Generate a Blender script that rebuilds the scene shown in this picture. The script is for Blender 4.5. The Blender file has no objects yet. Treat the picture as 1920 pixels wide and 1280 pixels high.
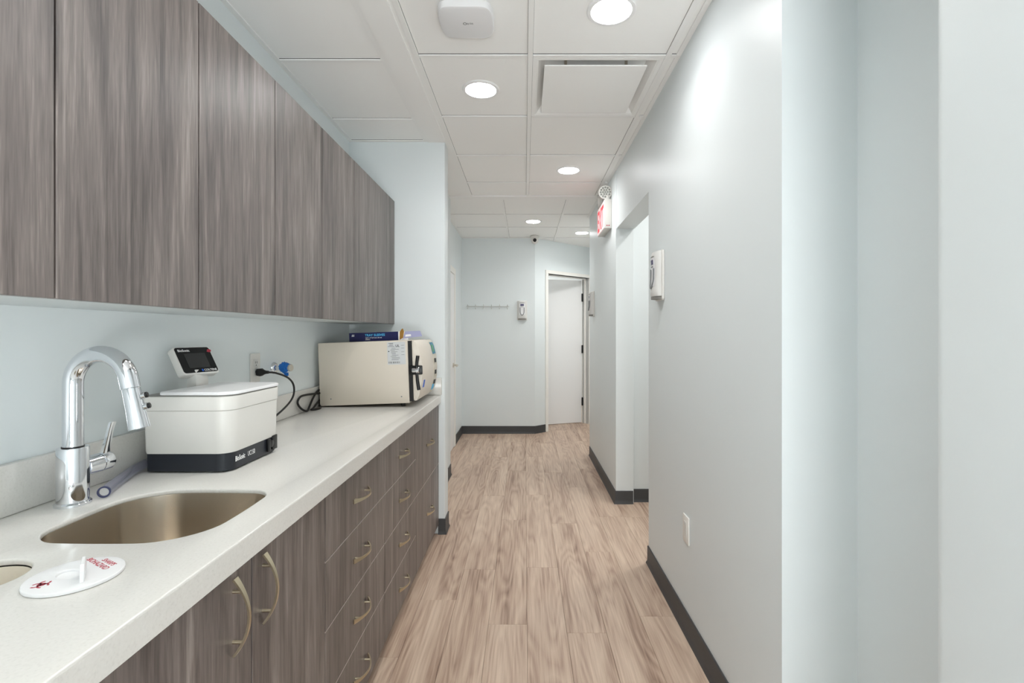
import bpy, bmesh, math, random
from mathutils import Vector, Matrix
random.seed(7)
S = bpy.context.scene
COL = S.collection
PI = math.pi

# ------------------------------------------------------------------ camera, world, exposure
CAMZ, FPX, CX, CY = 1.277, 925.0, 984.0, 626.0
CEIL = 2.507
cam = bpy.data.cameras.new('camera')
camo = bpy.data.objects.new('camera', cam); COL.objects.link(camo)
camo.location = (0, 0, CAMZ); camo.rotation_euler = (PI/2, 0, 0)
cam.sensor_width = 36.0
cam.lens = FPX/1920*36
cam.shift_x = -(CX-960)/1920
cam.shift_y = -(640-CY)/1920
cam.clip_start = 0.02
S.camera = camo
w = bpy.data.worlds.new('world'); S.world = w; w.use_nodes = True
w.node_tree.nodes['Background'].inputs[0].default_value = (0.9, 0.95, 1, 1)
w.node_tree.nodes['Background'].inputs[1].default_value = 0.02
S.view_settings.view_transform = 'Standard'
S.view_settings.look = 'None'
S.view_settings.gamma = 1
S.view_settings.use_curve_mapping = False
S.view_settings.exposure = 0.29
LAMP = 38.0            # radiance of a downlight diffuser
BEAM = 1.9             # watts of the lensed beam under each diffuser
S.cycles.max_bounces = 14
S.cycles.diffuse_bounces = 8
S.cycles.glossy_bounces = 6
S.cycles.sample_clamp_indirect = 12
# unseen fill light added behind the camera, aimed up to brighten the ceiling
rear_fill = bpy.data.lights.new('rear_fill_light', 'AREA'); rear_fill.shape = 'RECTANGLE'; rear_fill.size = .75; rear_fill.size_y = 1.0; rear_fill.energy = 66; rear_fill.color = (.985, .99, 1)
rear_fillo = bpy.data.objects.new('rear_fill_light', rear_fill); COL.objects.link(rear_fillo); rear_fillo.location = (.29, -1.70, .70); rear_fillo.rotation_euler = (math.radians(154), 0, 0)

# ------------------------------------------------------------------ materials
def s2l(c):
    return tuple(((x/255)/12.92 if x/255 <= .04045 else ((x/255+.055)/1.055)**2.4) for x in c) + (1,)
def mat(name, rgb, rough=.5, metal=0, spec=.5, emit=None, es=0, trans=0, coat=0, alpha=1, bump=None, ior=1.45):
    m = bpy.data.materials.new(name); m.use_nodes = True
    nt = m.node_tree; b = nt.nodes['Principled BSDF']
    b.inputs['Base Color'].default_value = s2l(rgb)
    b.inputs['Roughness'].default_value = rough
    b.inputs['Metallic'].default_value = metal
    b.inputs['Specular IOR Level'].default_value = spec
    b.inputs['Transmission Weight'].default_value = trans
    b.inputs['Coat Weight'].default_value = coat
    b.inputs['IOR'].default_value = ior
    if emit:
        b.inputs['Emission Color'].default_value = s2l(emit)
        b.inputs['Emission Strength'].default_value = es
    # gentle procedural unevenness on every surface
    tc = nt.nodes.new('ShaderNodeTexCoord')
    n = nt.nodes.new('ShaderNodeTexNoise'); n.inputs['Scale'].default_value = bump[0] if bump else 60
    n.inputs['Detail'].default_value = 3
    nt.links.new(tc.outputs['Object'], n.inputs['Vector'])
    if bump:
        bp = nt.nodes.new('ShaderNodeBump'); bp.inputs['Strength'].default_value = bump[1]; bp.inputs['Distance'].default_value = bump[2]
        nt.links.new(n.outputs['Fac'], bp.inputs['Height']); nt.links.new(bp.outputs['Normal'], b.inputs['Normal'])
    else:
        mr = nt.nodes.new('ShaderNodeMapRange')
        mr.inputs['To Min'].default_value = max(0, rough-.006); mr.inputs['To Max'].default_value = min(1, rough+.006)
        nt.links.new(n.outputs['Fac'], mr.inputs['Value']); nt.links.new(mr.outputs['Result'], b.inputs['Roughness'])
    return m

def ramp(nt, stops):
    r = nt.nodes.new('ShaderNodeValToRGB')
    e = r.color_ramp.elements
    while len(e) < len(stops): e.new(.5)
    for i, (p, c) in enumerate(stops):
        e[i].position = p; e[i].color = s2l(c)
    return r

def wood_floor():
    m = bpy.data.materials.new('vinyl_plank'); m.use_nodes = True
    nt = m.node_tree; N = nt.nodes.new; L = nt.links.new
    b = nt.nodes['Principled BSDF']
    geo = N('ShaderNodeNewGeometry'); oi = N('ShaderNodeObjectInfo')
    off = N('ShaderNodeVectorMath'); off.operation = 'SCALE'
    comb = N('ShaderNodeCombineXYZ')
    for i, k in enumerate((3.1, 17.0, 9.0)):
        mu = N('ShaderNodeMath'); mu.operation = 'MULTIPLY'; mu.inputs[1].default_value = k*7
        L(oi.outputs['Random'], mu.inputs[0]); L(mu.outputs[0], comb.inputs[i])
    add = N('ShaderNodeVectorMath'); add.operation = 'ADD'
    L(geo.outputs['Position'], add.inputs[0]); L(comb.outputs[0], add.inputs[1])
    # cathedral figure: bands of a slow, lengthwise stretched noise
    mp = N('ShaderNodeMapping'); mp.inputs['Scale'].default_value = (6.0, .7, 1)
    L(add.outputs[0], mp.inputs['Vector'])
    n1 = N('ShaderNodeTexNoise'); n1.inputs['Scale'].default_value = 1.0; n1.inputs['Detail'].default_value = 2.0; n1.inputs['Roughness'].default_value = .45
    L(mp.outputs[0], n1.inputs['Vector'])
    mulr = N('ShaderNodeMath'); mulr.operation = 'MULTIPLY'; mulr.inputs[1].default_value = 16
    L(n1.outputs['Fac'], mulr.inputs[0])
    fr = N('ShaderNodeMath'); fr.operation = 'PINGPONG'; fr.inputs[1].default_value = .5
    L(mulr.outputs[0], fr.inputs[0])
    # fine pores
    mp2 = N('ShaderNodeMapping'); mp2.inputs['Scale'].default_value = (130, 4, 1)
    L(add.outputs[0], mp2.inputs['Vector'])
    n2 = N('ShaderNodeTexNoise'); n2.inputs['Scale'].default_value = 1; n2.inputs['Detail'].default_value = 3
    L(mp2.outputs[0], n2.inputs['Vector'])
    # broad tone
    mp3 = N('ShaderNodeMapping'); mp3.inputs['Scale'].default_value = (14, 1.0, 1)
    L(add.outputs[0], mp3.inputs['Vector'])
    n3 = N('ShaderNodeTexNoise'); n3.inputs['Scale'].default_value = 1; n3.inputs['Detail'].default_value = 3
    L(mp3.outputs[0], n3.inputs['Vector'])
    def ma(op, a, bb):
        k = N('ShaderNodeMath'); k.operation = op
        for i, v in enumerate((a, bb)):
            if isinstance(v, (int, float)): k.inputs[i].default_value = v
            else: L(v, k.inputs[i])
        return k.outputs[0]
    v = ma('MULTIPLY', fr.outputs[0], .24)
    v = ma('ADD', v, ma('MULTIPLY', n2.outputs['Fac'], .44))
    v = ma('ADD', v, ma('MULTIPLY', n3.outputs['Fac'], .60))
    v = ma('ADD', v, ma('MULTIPLY', oi.outputs['Random'], .10))
    r = ramp(nt, [(.36, (124, 98, 83)), (.50, (165, 139, 121)), (.62, (186, 162, 143)), (.80, (206, 184, 164))])
    L(v, r.inputs[0])
    L(r.outputs[0], b.inputs['Base Color'])
    b.inputs['Roughness'].default_value = .42
    bp = N('ShaderNodeBump'); bp.inputs['Strength'].default_value = .12; bp.inputs['Distance'].default_value = .001
    L(n2.outputs['Fac'], bp.inputs['Height']); L(bp.outputs['Normal'], b.inputs['Normal'])
    return m

def laminate():
    m = bpy.data.materials.new('wood_laminate'); m.use_nodes = True
    nt = m.node_tree; N = nt.nodes.new; L = nt.links.new
    b = nt.nodes['Principled BSDF']
    geo = N('ShaderNodeNewGeometry')
    def noise(sc, det, dist=0, rough=.5):
        mp = N('ShaderNodeMapping'); mp.inputs['Scale'].default_value = sc
        L(geo.outputs['Position'], mp.inputs['Vector'])
        n = N('ShaderNodeTexNoise'); n.inputs['Scale'].default_value = 1; n.inputs['Detail'].default_value = det
        n.inputs['Distortion'].default_value = dist; n.inputs['Roughness'].default_value = rough
        L(mp.outputs[0], n.inputs['Vector']); return n.outputs['Fac']
    a = noise((13, 13, 1.0), 4, 1.3)        # broad bands
    f = noise((75, 75, 3.2), 4, .6, .6)    # streaks
    p = noise((330, 330, 16), 2)            # pores
    def ma(op, x, y):
        k = N('ShaderNodeMath'); k.operation = op
        for i, v in enumerate((x, y)):
            if isinstance(v, (int, float)): k.inputs[i].default_value = v
            else: L(v, k.inputs[i])
        return k.outputs[0]
    v = ma('ADD', ma('MULTIPLY', a, .46), ma('MULTIPLY', f, .36))
    v = ma('ADD', v, ma('MULTIPLY', p, .18))
    r = ramp(nt, [(.34, (56, 51, 49)), (.45, (88, 80, 77)), (.56, (116, 107, 103)), (.70, (158, 148, 143))])
    L(v, r.inputs[0]); L(r.outputs[0], b.inputs['Base Color'])
    b.inputs['Roughness'].default_value = .40
    b.inputs['Specular IOR Level'].default_value = .85
    bp = N('ShaderNodeBump'); bp.inputs['Strength'].default_value = .15; bp.inputs['Distance'].default_value = .0008
    L(p, bp.inputs['Height']); L(bp.outputs['Normal'], b.inputs['Normal'])
    return m

def quartz():
    m = mat('quartz', (214, 212, 207), .22)
    nt = m.node_tree; b = nt.nodes['Principled BSDF']
    tc = nt.nodes.new('ShaderNodeTexCoord'); n = nt.nodes.new('ShaderNodeTexNoise')
    n.inputs['Scale'].default_value = 220; n.inputs['Detail'].default_value = 2
    nt.links.new(tc.outputs['Object'], n.inputs['Vector'])
    r = ramp(nt, [(.28, (207, 205, 200)), (.42, (213, 211, 206)), (.70, (216, 214, 209)), (.80, (221, 220, 217))])
    nt.links.new(n.outputs['Fac'], r.inputs[0]); nt.links.new(r.outputs[0], b.inputs['Base Color'])
    return m

def brushed():
    m = mat('brushed_steel', (214, 205, 192), .26, 1)
    nt = m.node_tree; b = nt.nodes['Principled BSDF']
    geo = nt.nodes.new('ShaderNodeNewGeometry'); mp = nt.nodes.new('ShaderNodeMapping')
    mp.inputs['Scale'].default_value = (30, 30, 700)
    n = nt.nodes.new('ShaderNodeTexNoise'); n.inputs['Scale'].default_value = 1; n.inputs['Detail'].default_value = 3
    nt.links.new(geo.outputs['Position'], mp.inputs['Vector']); nt.links.new(mp.outputs[0], n.inputs['Vector'])
    bp = nt.nodes.new('ShaderNodeBump'); bp.inputs['Strength'].default_value = .12; bp.inputs['Distance'].default_value = .0006
    nt.links.new(n.outputs['Fac'], bp.inputs['Height']); nt.links.new(bp.outputs['Normal'], b.inputs['Normal'])
    tg = nt.nodes.new('ShaderNodeTangent'); tg.direction_type = 'RADIAL'; tg.axis = 'Z'
    nt.links.new(tg.outputs[0], b.inputs['Tangent']); b.inputs['Anisotropic'].default_value = .7; b.inputs['Anisotropic Rotation'].default_value = .25
    return m

M = dict(
    wall=mat('wall_paint', (222, 228, 229), .42, spec=.4, bump=(420, .05, .001)),
    ceil=mat('ceiling_tile', (246, 246, 244), .9, bump=(260, .12, .001)),
    grid=mat('ceiling_grid', (243, 243, 241), .5),
    dry=mat('ceiling_drywall', (244, 244, 242), .7),
    trim=mat('white_trim', (236, 234, 229), .4),
    door=mat('door_white', (236, 236, 236), .4),
    base=mat('rubber_base', (66, 66, 67), .5),
    basegap=mat('subfloor', (92, 74, 62), .8),
    floor=wood_floor(), lam=laminate(), quartz=quartz(), steel=brushed(),
    edge=mat('edge_strip', (196, 184, 176), .45), under=mat('cabinet_underside', (206, 212, 213), .5),  # edge colour is paled to paint lamplight on drawer tops
    dark=mat('dark_gap', (38, 35, 35), .7),
    chrome=mat('chrome', (228, 230, 234), .06, 1),
    nickel=mat('satin_nickel', (205, 198, 186), .3, 1),
    bronze=mat('handle_nickel', (208, 196, 170), .32, 1),
    white=mat('white_plastic', (216, 214, 209), .35),
    white2=mat('white_lid', (229, 229, 230), .28),
    offwhite=mat('cream_enamel', (208, 199, 185), .38),
    cream2=mat('cream_door', (218, 210, 198), .4),
    beige=mat('panel_beige', (206, 200, 186), .45),
    grey=mat('grey_plastic', (126, 124, 120), .45),
    lgrey=mat('light_grey_plastic', (212, 211, 208), .4),
    navy=mat('dark_navy_plastic', (33, 37, 44), .35),
    black=mat('black_plastic', (20, 20, 21), .35),
    glossblack=mat('glossy_black', (12, 12, 14), .12),
    screen=mat('screen_grey', (52, 52, 52), .15),
    rubber=mat('black_rubber', (18, 18, 18), .5),
    blue=mat('blue_tape', (20, 106, 190), .6),
    bluebox=mat('blue_carton', (9, 13, 74), .4),
    cyan=mat('cyan_print', (76, 178, 226), .5),
    whitep=mat('white_print', (240, 240, 240), .5),
    lilac=mat('lilac_print', (158, 160, 192), .45),
    card=mat('brown_cardboard', (178, 134, 66), .8),
    red=mat('red_print', (172, 52, 68), .5),
    greyp=mat('grey_print', (120, 122, 124), .6),
    blackp=mat('black_print', (34, 34, 36), .6),
    label=mat('silver_label', (205, 207, 208), .4),
    bluelogo=mat('blue_logo', (36, 92, 190), .5),
    teal=mat('teal_sticker', (40, 120, 150), .4),
    green=mat('green_sticker', (90, 160, 90), .4),
    lcd=mat('lcd_violet', (70, 66, 104), .2),
    bin=mat('bin_liner', (228, 220, 205), .5),
    lamp=mat('lamp_diffuser', (255, 255, 255), .5, emit=(253, 253, 255), es=LAMP),
    ring=mat('lamp_trim', (240, 240, 240), .4),
    exitface=mat('exit_face', (246, 236, 236), .4, emit=(255, 214, 214), es=.35),
    exitred=mat('exit_red', (225, 30, 50), .4, emit=(255, 24, 44), es=.8),
    lens=mat('lamp_lens', (205, 205, 200), .15, spec=.8),
    reflector=mat('led_reflector', (170, 170, 164), .2, .7),
    tube=mat('clear_tube', (214, 215, 232), .08, trans=.92, ior=1.12),
    tubeend=mat('tube_end', (58, 62, 96), .3),
    hook=mat('hook_grey', (205, 207, 204), .4),
)

# ------------------------------------------------------------------ mesh helpers
def bmn(): return bmesh.new()
def link(o, parent=None, label=None, cat=None, group=None, kind=None):
    COL.objects.link(o)
    if parent is not None:
        o.parent = parent
    if label: o['label'] = label
    if cat: o['category'] = cat
    if group: o['group'] = group
    if kind: o['kind'] = kind
    return o
def thing(name, label, cat, loc=(0, 0, 0), rot=(0, 0, 0), group=None):
    o = bpy.data.objects.new(name, None); o.location = loc; o.rotation_euler = rot; o.empty_display_size = .05
    return link(o, None, label, cat, group)
def obj(name, bm, m, parent=None, smooth=True, bevel=0, seg=2, loc=None, world=False, sharp=35, **kw):
    """world=True: the bmesh is in world coordinates, shift it to the parent's frame (parents unrotated then)."""
    bmesh.ops.recalc_face_normals(bm, faces=bm.faces)
    if bevel:
        ed = [e for e in bm.edges if len(e.link_faces) == 2 and e.calc_face_angle(0) > math.radians(50)]
        bmesh.ops.bevel(bm, geom=ed, offset=bevel, segments=seg, affect='EDGES', profile=.5)
    if world and parent is not None:
        p = parent; t = Vector()
        while p is not None: t += Vector(p.location); p = p.parent
        bmesh.ops.translate(bm, verts=bm.verts, vec=-t)
    me = bpy.data.meshes.new(name); bm.to_mesh(me); bm.free()
    me.materials.append(m)
    if smooth:
        me.polygons.foreach_set('use_smooth', [True]*len(me.polygons))
        try: me.set_sharp_from_angle(angle=math.radians(sharp))
        except Exception: pass
    o = bpy.data.objects.new(name, me)
    if loc: o.location = loc
    return link(o, parent, **kw)
def box(bm, x0, x1, y0, y1, z0, z1, M4=None):
    vs = [bm.verts.new((x, y, z)) for x in (x0, x1) for y in (y0, y1) for z in (z0, z1)]
    for f in ((0, 1, 3, 2), (4, 6, 7, 5), (0, 4, 5, 1), (2, 3, 7, 6), (0, 2, 6, 4), (1, 5, 7, 3)):
        bm.faces.new([vs[i] for i in f])
    if M4 is not None: bmesh.ops.transform(bm, matrix=M4, verts=vs)
    return bm
def loft(bm, rings, cap0=True, cap1=True, closed=True):
    R = [[bm.verts.new(p) for p in r] for r in rings]
    n = len(R[0])
    for a, b in zip(R, R[1:]):
        for i in range(n if closed else n-1):
            j = (i+1) % n
            bm.faces.new((a[i], a[j], b[j], b[i]))
    if cap0: bm.faces.new(list(reversed(R[0])))
    if cap1: bm.faces.new(R[-1])
    return bm
def frame(d):
    d = Vector(d).normalized()
    a = Vector((0, 0, 1)) if abs(d.z) < .9 else Vector((1, 0, 0))
    u = d.cross(a).normalized(); v = d.cross(u).normalized()
    return u, v
def cyl(bm, p0, p1, r0, r1=None, seg=24, caps=True):
    r1 = r0 if r1 is None else r1
    p0, p1 = Vector(p0), Vector(p1); u, v = frame(p1-p0)
    ring = lambda p, r: [p+u*(r*math.cos(2*PI*i/seg))+v*(r*math.sin(2*PI*i/seg)) for i in range(seg)]
    return loft(bm, [ring(p0, r0), ring(p1, r1)], caps, caps)
def lathe(bm, o, axis, prof, seg=32, cap0=True, cap1=True):
    """prof: (r, h) along the axis from o"""
    o = Vector(o); d = Vector(axis).normalized(); u, v = frame(d)
    rings = [[o+d*h+u*(max(r, 1e-5)*math.cos(2*PI*i/seg))+v*(max(r, 1e-5)*math.sin(2*PI*i/seg)) for i in range(seg)] for r, h in prof]
    return loft(bm, rings, cap0, cap1)
def smoothpath(pts, n=8):
    P = [Vector(p) for p in pts]; P = [P[0]*2-P[1]]+P+[P[-1]*2-P[-2]]
    out = []
    for i in range(1, len(P)-2):
        a, b, c, d = P[i-1:i+3]
        for k in range(n):
            t = k/n
            out.append(.5*((2*b)+(c-a)*t+(2*a-5*b+4*c-d)*t*t+(3*b-a-3*c+d)*t**3))
    out.append(P[-2]); return out
def tube(bm, pts, r, seg=14, cap=True):
    P = [Vector(p) for p in pts]
    rr = r if isinstance(r, (list, tuple)) else [r]*len(P)
    t0 = (P[1]-P[0]).normalized(); u, v = frame(t0); rings = []
    for i, p in enumerate(P):
        t = (P[min(i+1, len(P)-1)]-P[max(i-1, 0)]).normalized()
        u = (u-t*u.dot(t)).normalized(); v = t.cross(u)
        rings.append([p+u*(rr[i]*math.cos(2*PI*k/seg))+v*(rr[i]*math.sin(2*PI*k/seg)) for k in range(seg)])
    return loft(bm, rings, cap, cap)
def rrect(x0, x1, y0, y1, r, n=6):
    """ccw points; r one radius or four (x0y0, x1y0, x1y1, x0y1)"""
    rs = r if isinstance(r, (list, tuple)) else [r]*4
    out = []
    for (cx, cy, a0), q in zip(((x0, y0, PI), (x1, y0, 1.5*PI), (x1, y1, 0), (x0, y1, .5*PI)), rs):
        sx = 1 if cx == x0 else -1; sy = 1 if cy == y0 else -1
        c = (cx+sx*q, cy+sy*q)
        for k in range(n+1):
            a = a0+k/n*PI/2
            out.append((c[0]+q*math.cos(a), c[1]+q*math.sin(a)))
    return out
def prism(bm, poly, z0, z1, M4=None):
    loft(bm, [[(x, y, z0) for x, y in poly], [(x, y, z1) for x, y in poly]])
    if M4 is not None: bmesh.ops.transform(bm, matrix=M4, verts=bm.verts)
    return bm
def basis(o, U, V):
    U = Vector(U).normalized(); V = Vector(V); V = (V-U*V.dot(U)).normalized(); N_ = U.cross(V)
    m = Matrix((U, V, N_)).transposed().to_4x4(); m.translation = Vector(o); return m
def textbm(s, size, M4, depth=.0004, bold=0, align='LEFT', squeeze=1):
    c = bpy.data.curves.new('t', 'FONT'); c.body = s; c.size = size; c.align_x = align; c.extrude = depth; c.offset = bold; c.resolution_u = 3
    o = bpy.data.objects.new('t', c); COL.objects.link(o)
    dg = bpy.context.evaluated_depsgraph_get(); dg.update()
    me = bpy.data.meshes.new_from_object(o.evaluated_get(dg))
    bpy.data.objects.remove(o); bpy.data.curves.remove(c)
    bm = bmn(); bm.from_mesh(me); bpy.data.meshes.remove(me)
    bmesh.ops.transform(bm, matrix=M4 @ Matrix.Diagonal((squeeze, 1, 1, 1)), verts=bm.verts)
    return bm
def plate_with_holes(outer, holes, thick, bev):
    """flat slab (top at z=0) with holes, edges rounded: a filled curve turned to mesh"""
    c = bpy.data.curves.new('slab', 'CURVE'); c.dimensions = '2D'; c.fill_mode = 'BOTH'
    c.extrude = thick/2-bev; c.bevel_depth = bev; c.bevel_resolution = 2
    for poly in [outer]+holes:
        sp = c.splines.new('POLY'); sp.points.add(len(poly)-1)
        for p, q in zip(sp.points, poly): p.co = (q[0], q[1], 0, 1)
        sp.use_cyclic_u = True
    o = bpy.data.objects.new('slab', c); COL.objects.link(o)
    dg = bpy.context.evaluated_depsgraph_get(); dg.update()
    me = bpy.data.meshes.new_from_object(o.evaluated_get(dg))
    bpy.data.objects.remove(o); bpy.data.curves.remove(c)
    bm = bmn(); bm.from_mesh(me); bpy.data.meshes.remove(me)
    bmesh.ops.remove_doubles(bm, verts=bm.verts, dist=1e-5)
    bmesh.ops.translate(bm, verts=bm.verts, vec=(0, 0, -thick/2))
    return bm
def circle(cx, cy, r, n=48): return [(cx+r*math.cos(2*PI*i/n), cy+r*math.sin(2*PI*i/n)) for i in range(n)]
def structure(name, bm, m, parent=None, **kw):
    return obj(name, bm, m, parent, kind=None if parent is not None else 'structure', **kw)

# ------------------------------------------------------------------ room shell
XL, XR = -1.122, .69           # kitchen wall, corridor right wall
YE = 3.155                     # pier face
XP = -.512                     # pier side
YF = 6.33                      # far wall
AW0 = Vector((.13, YF, 0)); AD = Vector((.755, .656, 0)).normalized(); AN = Vector((-.656, .755, 0)).normalized()
X2, YN2 = -.81, 4.49
def wall(name, poly, z0=0, z1=CEIL, bevel=0):
    bm = prism(bmn(), poly, z0, z1)
    return structure(name, bm, M['wall'], bevel=bevel, seg=4)
def rect(x0, x1, y0, y1): return [(x0, y0), (x1, y0), (x1, y1), (x0, y1)]
wall('wall_left', rect(XL-.12, XL, -1.9, YE))
wall('wall_pier', [(XL-.12, YE), (XP, YE), (XP, 3.29), (-.80, 3.29), (-.80, 3.4), (XL-.12, 3.4)], bevel=.004)
wall('wall_passage', [(-.80, 3.4), (-.676, 3.4), (-.676, YN2), (-.80, YN2)])
wall('wall_left_far', rect(X2-.12, X2, YN2, YF+.12))
wall('wall_back', rect(XL-.12, 1.2, -2.0, -1.9))
# right wall with its niche, doorway and far length
n_ = 5
near = [(XR, -1.9), (1.2, -1.9), (1.2, 1.7), (.825, 1.7), (.825, 2.748), (XR, 2.748), (XR, 1.324), (.893, 1.324), (.893, .839)]
near += [(XR+.025-.025*math.sin(a), .839-.025+.025*math.cos(a)) for a in [k/n_*PI/2 for k in range(n_+1)]]
wall('wall_right', near)
wall('wall_right_far', [(.685, 3.714), (.82, 3.714), (.82, 3.76), (2.6, 3.76), (2.6, 3.88), (.82, 3.88), (.82, 5.1), (2.6, 5.1), (2.6, 5.215), (.685, 5.215)], bevel=.003)
bm = box(bmn(), XR, .825, 2.748, 3.714, 2.07, CEIL); structure('wall_header', bm, M['wall'])
wall('wall_room', [(1.08, 1.7), (2.6, 1.7), (2.6, 3.76), (2.5, 3.76), (2.5, 1.8), (1.08, 1.8)])
wall('wall_far', rect(X2-.12, .13, YF, YF+.12))
def along(t, n=0, z=0):
    p = AW0+AD*t+AN*n; return (p.x, p.y, z)
T0, T1, TE = .227, 1.032, 1.9   # door opening along the angled wall
def awall(bm, t0, t1, z0, z1, n0=0, n1=.12):
    a, b, c, d = along(t0, n0), along(t1, n0), along(t1, n1), along(t0, n1)
    return loft(bm, [[(p[0], p[1], z0) for p in (a, b, c, d)], [(p[0], p[1], z1) for p in (a, b, c, d)]])
bm = bmn(); awall(bm, 0, T0, 0, CEIL); awall(bm, T1, TE, 0, CEIL); awall(bm, T0, T1, 2.07, CEIL)
structure('wall_angled', bm, M['wall'])
wall('wall_corridor_end', rect(1.45, 1.57, 5.215, 7.7))
# room behind the open door
wall('wall_behind_door', [(-1.6, 9.2), (2.2, 9.2), (2.2, 9.3), (-1.7, 9.3), (-1.7, 6.45), (-1.6, 6.45)])
wall('wall_behind_door_right', rect(2.2, 2.3, 7.6, 9.3))

# baseboards (rubber cove with a small toe)
def baseboard(name, pts, h=.098, t=.006, side=1):
    bm = bmn()
    prof = [(0, 0), (t*2.2, 0), (t*2.0, .004), (t*1.1, .016), (t, .03), (t, h-.003), (t*.6, h), (0, h)]
    P = [Vector((p[0], p[1], 0)) for p in pts]; rings = []
    for i, p in enumerate(P):
        d0 = (p-P[i-1]).normalized() if i else (P[1]-p).normalized()
        d1 = (P[i+1]-p).normalized() if i < len(P)-1 else d0
        n0 = Vector((d0.y, -d0.x, 0))*side; n1 = Vector((d1.y, -d1.x, 0))*side
        b = (n0+n1).normalized(); k = 1/max(.3, b.dot(n0))
        rings.append([p+b*(q*k)+Vector((0, 0, z)) for q, z in prof])
    loft(bm, rings)
    return structure(name, bm, M['base'])
e = .0004
baseboard('baseboard_right', [(XR-e, .80), (XR-e, -1.9)], side=1)
baseboard('baseboard_right_wall', [(.78, 2.748+e), (XR-e, 2.748+e), (XR-e, 1.324)], side=1)
baseboard('baseboard_right_far', [(.685-e, 5.2), (.685-e, 3.714-e), (.815, 3.714-e)], side=1)
baseboard('baseboard_room', [(.821, 3.76-e), (2.4, 3.76-e)], side=1)
baseboard('baseboard_pier', [(-.553, YE-e), (XP+e, YE-e), (XP+e, 3.29)], side=1)
baseboard('baseboard_passage', [(-.676+e, 4.1), (-.676+e, YN2-.004)], side=1)
baseboard('baseboard_far', [(X2+e, 5.672), (X2+e, YF-e), (.13, YF-e), along(T0-.045, -e)[:2]], side=1)

# floor: slab and planks
fl = structure('floor', box(bmn(), -1.7, 2.7, -1.9, 9.3, -.12, -.0042), M['basegap'])
PW, PL = .17, 1.22
pb = box(bmn(), .0004, PW-.0004, .0004, PL-.0004, -.0041, 0)
bmesh.ops.recalc_face_normals(pb, faces=pb.faces)
ed = [x for x in pb.edges if all(v.co.z > -.001 for v in x.verts)]
bmesh.ops.bevel(pb, geom=ed, offset=.0008, segments=1, affect='EDGES')
pme = bpy.data.meshes.new('plank'); pb.to_mesh(pme); pb.free(); pme.materials.append(M['floor'])
ends = {-3: 1.95, -2: 2.372, -1: 2.678, 0: 2.171, 1: 2.70, 2: 2.109, 3: 2.895, 4: 2.233}
for k in range(-6, 14):
    x0 = .01-PW+k*PW if False else .01+(k-1)*PW
    y = ends.get(k-0, 2.0+((k*.437) % 1.0)*1.2)
    y0 = y-PL*math.ceil((y-.6)/PL)
    while y0 < 8.6:
        if k <= -4 and y0 < 3.0: y0 += PL; continue
        o = bpy.data.objects.new('plank', pme); o.location = (x0, y0, 0)
        link(o, fl); y0 += PL

# ceiling: slab, tiles, grid, drywall strip
ce = structure('ceiling', box(bmn(), -1.7, 2.7, -2.0, 9.4, CEIL+.060, CEIL+.1), M['dark'])  # slab coloured dark so the tile gaps look shaded
def ceiling_part(name, x0, x1, y0, y1, z0, z1, m, bevel=0):
    return obj(name, box(bmn(), x0, x1, y0, y1, z0, z1), m, ce, bevel=bevel, seg=1)
def tile(x0, x1, y0, y1, hole=None):
    g = .0124
    x0 += g; x1 -= g; y0 += g; y1 -= g
    if hole:
        bm = plate_with_holes([(x0, y0), (x1, y0), (x1, y1), (x0, y1)], [circle(hole[0], hole[1], hole[2])], .010, .0004)
        bmesh.ops.translate(bm, verts=bm.verts, vec=(0, 0, CEIL+.014))
        return obj('ceiling_tile', bm, M['ceil'], ce, smooth=False)
    return ceiling_part('ceiling_tile', x0, x1, y0, y1, CEIL+.004, CEIL+.014, M['ceil'])
def bar_y(x, y0, y1, w_=.0222): ceiling_part('grid_bar', x-w_/2, x+w_/2, y0, y1, CEIL-.003, CEIL+.003, M['grid'])
def bar_x(y, x0, x1, w_=.0165): ceiling_part('grid_bar', x0, x1, y-w_/2, y+w_/2, CEIL-.0025, CEIL+.0035, M['grid'])
G = .61
LIGHTS = [(.3296, 1.879, .077), (-.2218, 2.489, .073), (.3296, 3.711, .074), (.0925, 5.40, .074), (.695, 6.008, .074)]
BACKLIGHTS = [(-.2218, 1.27), (-.2218, .05), (-.2218, -1.17)]
YA = [2.184+G*i for i in range(-7, 4)]   # runners of the corridor field
XA = [-.48, .0245, .634]
for x in XA: bar_y(x, -1.9, 4.39)
for i, y in enumerate(YA):
    bar_x(y, -.468, .0125); bar_x(y, .0365, .622); bar_x(y, .646, XR)
LH = [(x, y) for x, y, r in LIGHTS]
def hole_in(x0, x1, y0, y1):
    for (x, y) in LH:
        if x0 < x < x1 and y0 < y < y1: return (x, y, .083)
edges = [YA[0]-G]+YA+[4.40]
for a, b in zip(edges, edges[1:]):
    for x0, x1 in ((XA[0], XA[1]), (XA[1], XA[2])):
        if x0 == XA[1] and abs(a-2.184) < .01: continue     # the air diffuser fills this bay
        tile(x0, x1, a, b, hole_in(x0, x1, a, b))
    if b-a > .2 or True: tile(XA[2], XR+.006, a, b)
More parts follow.
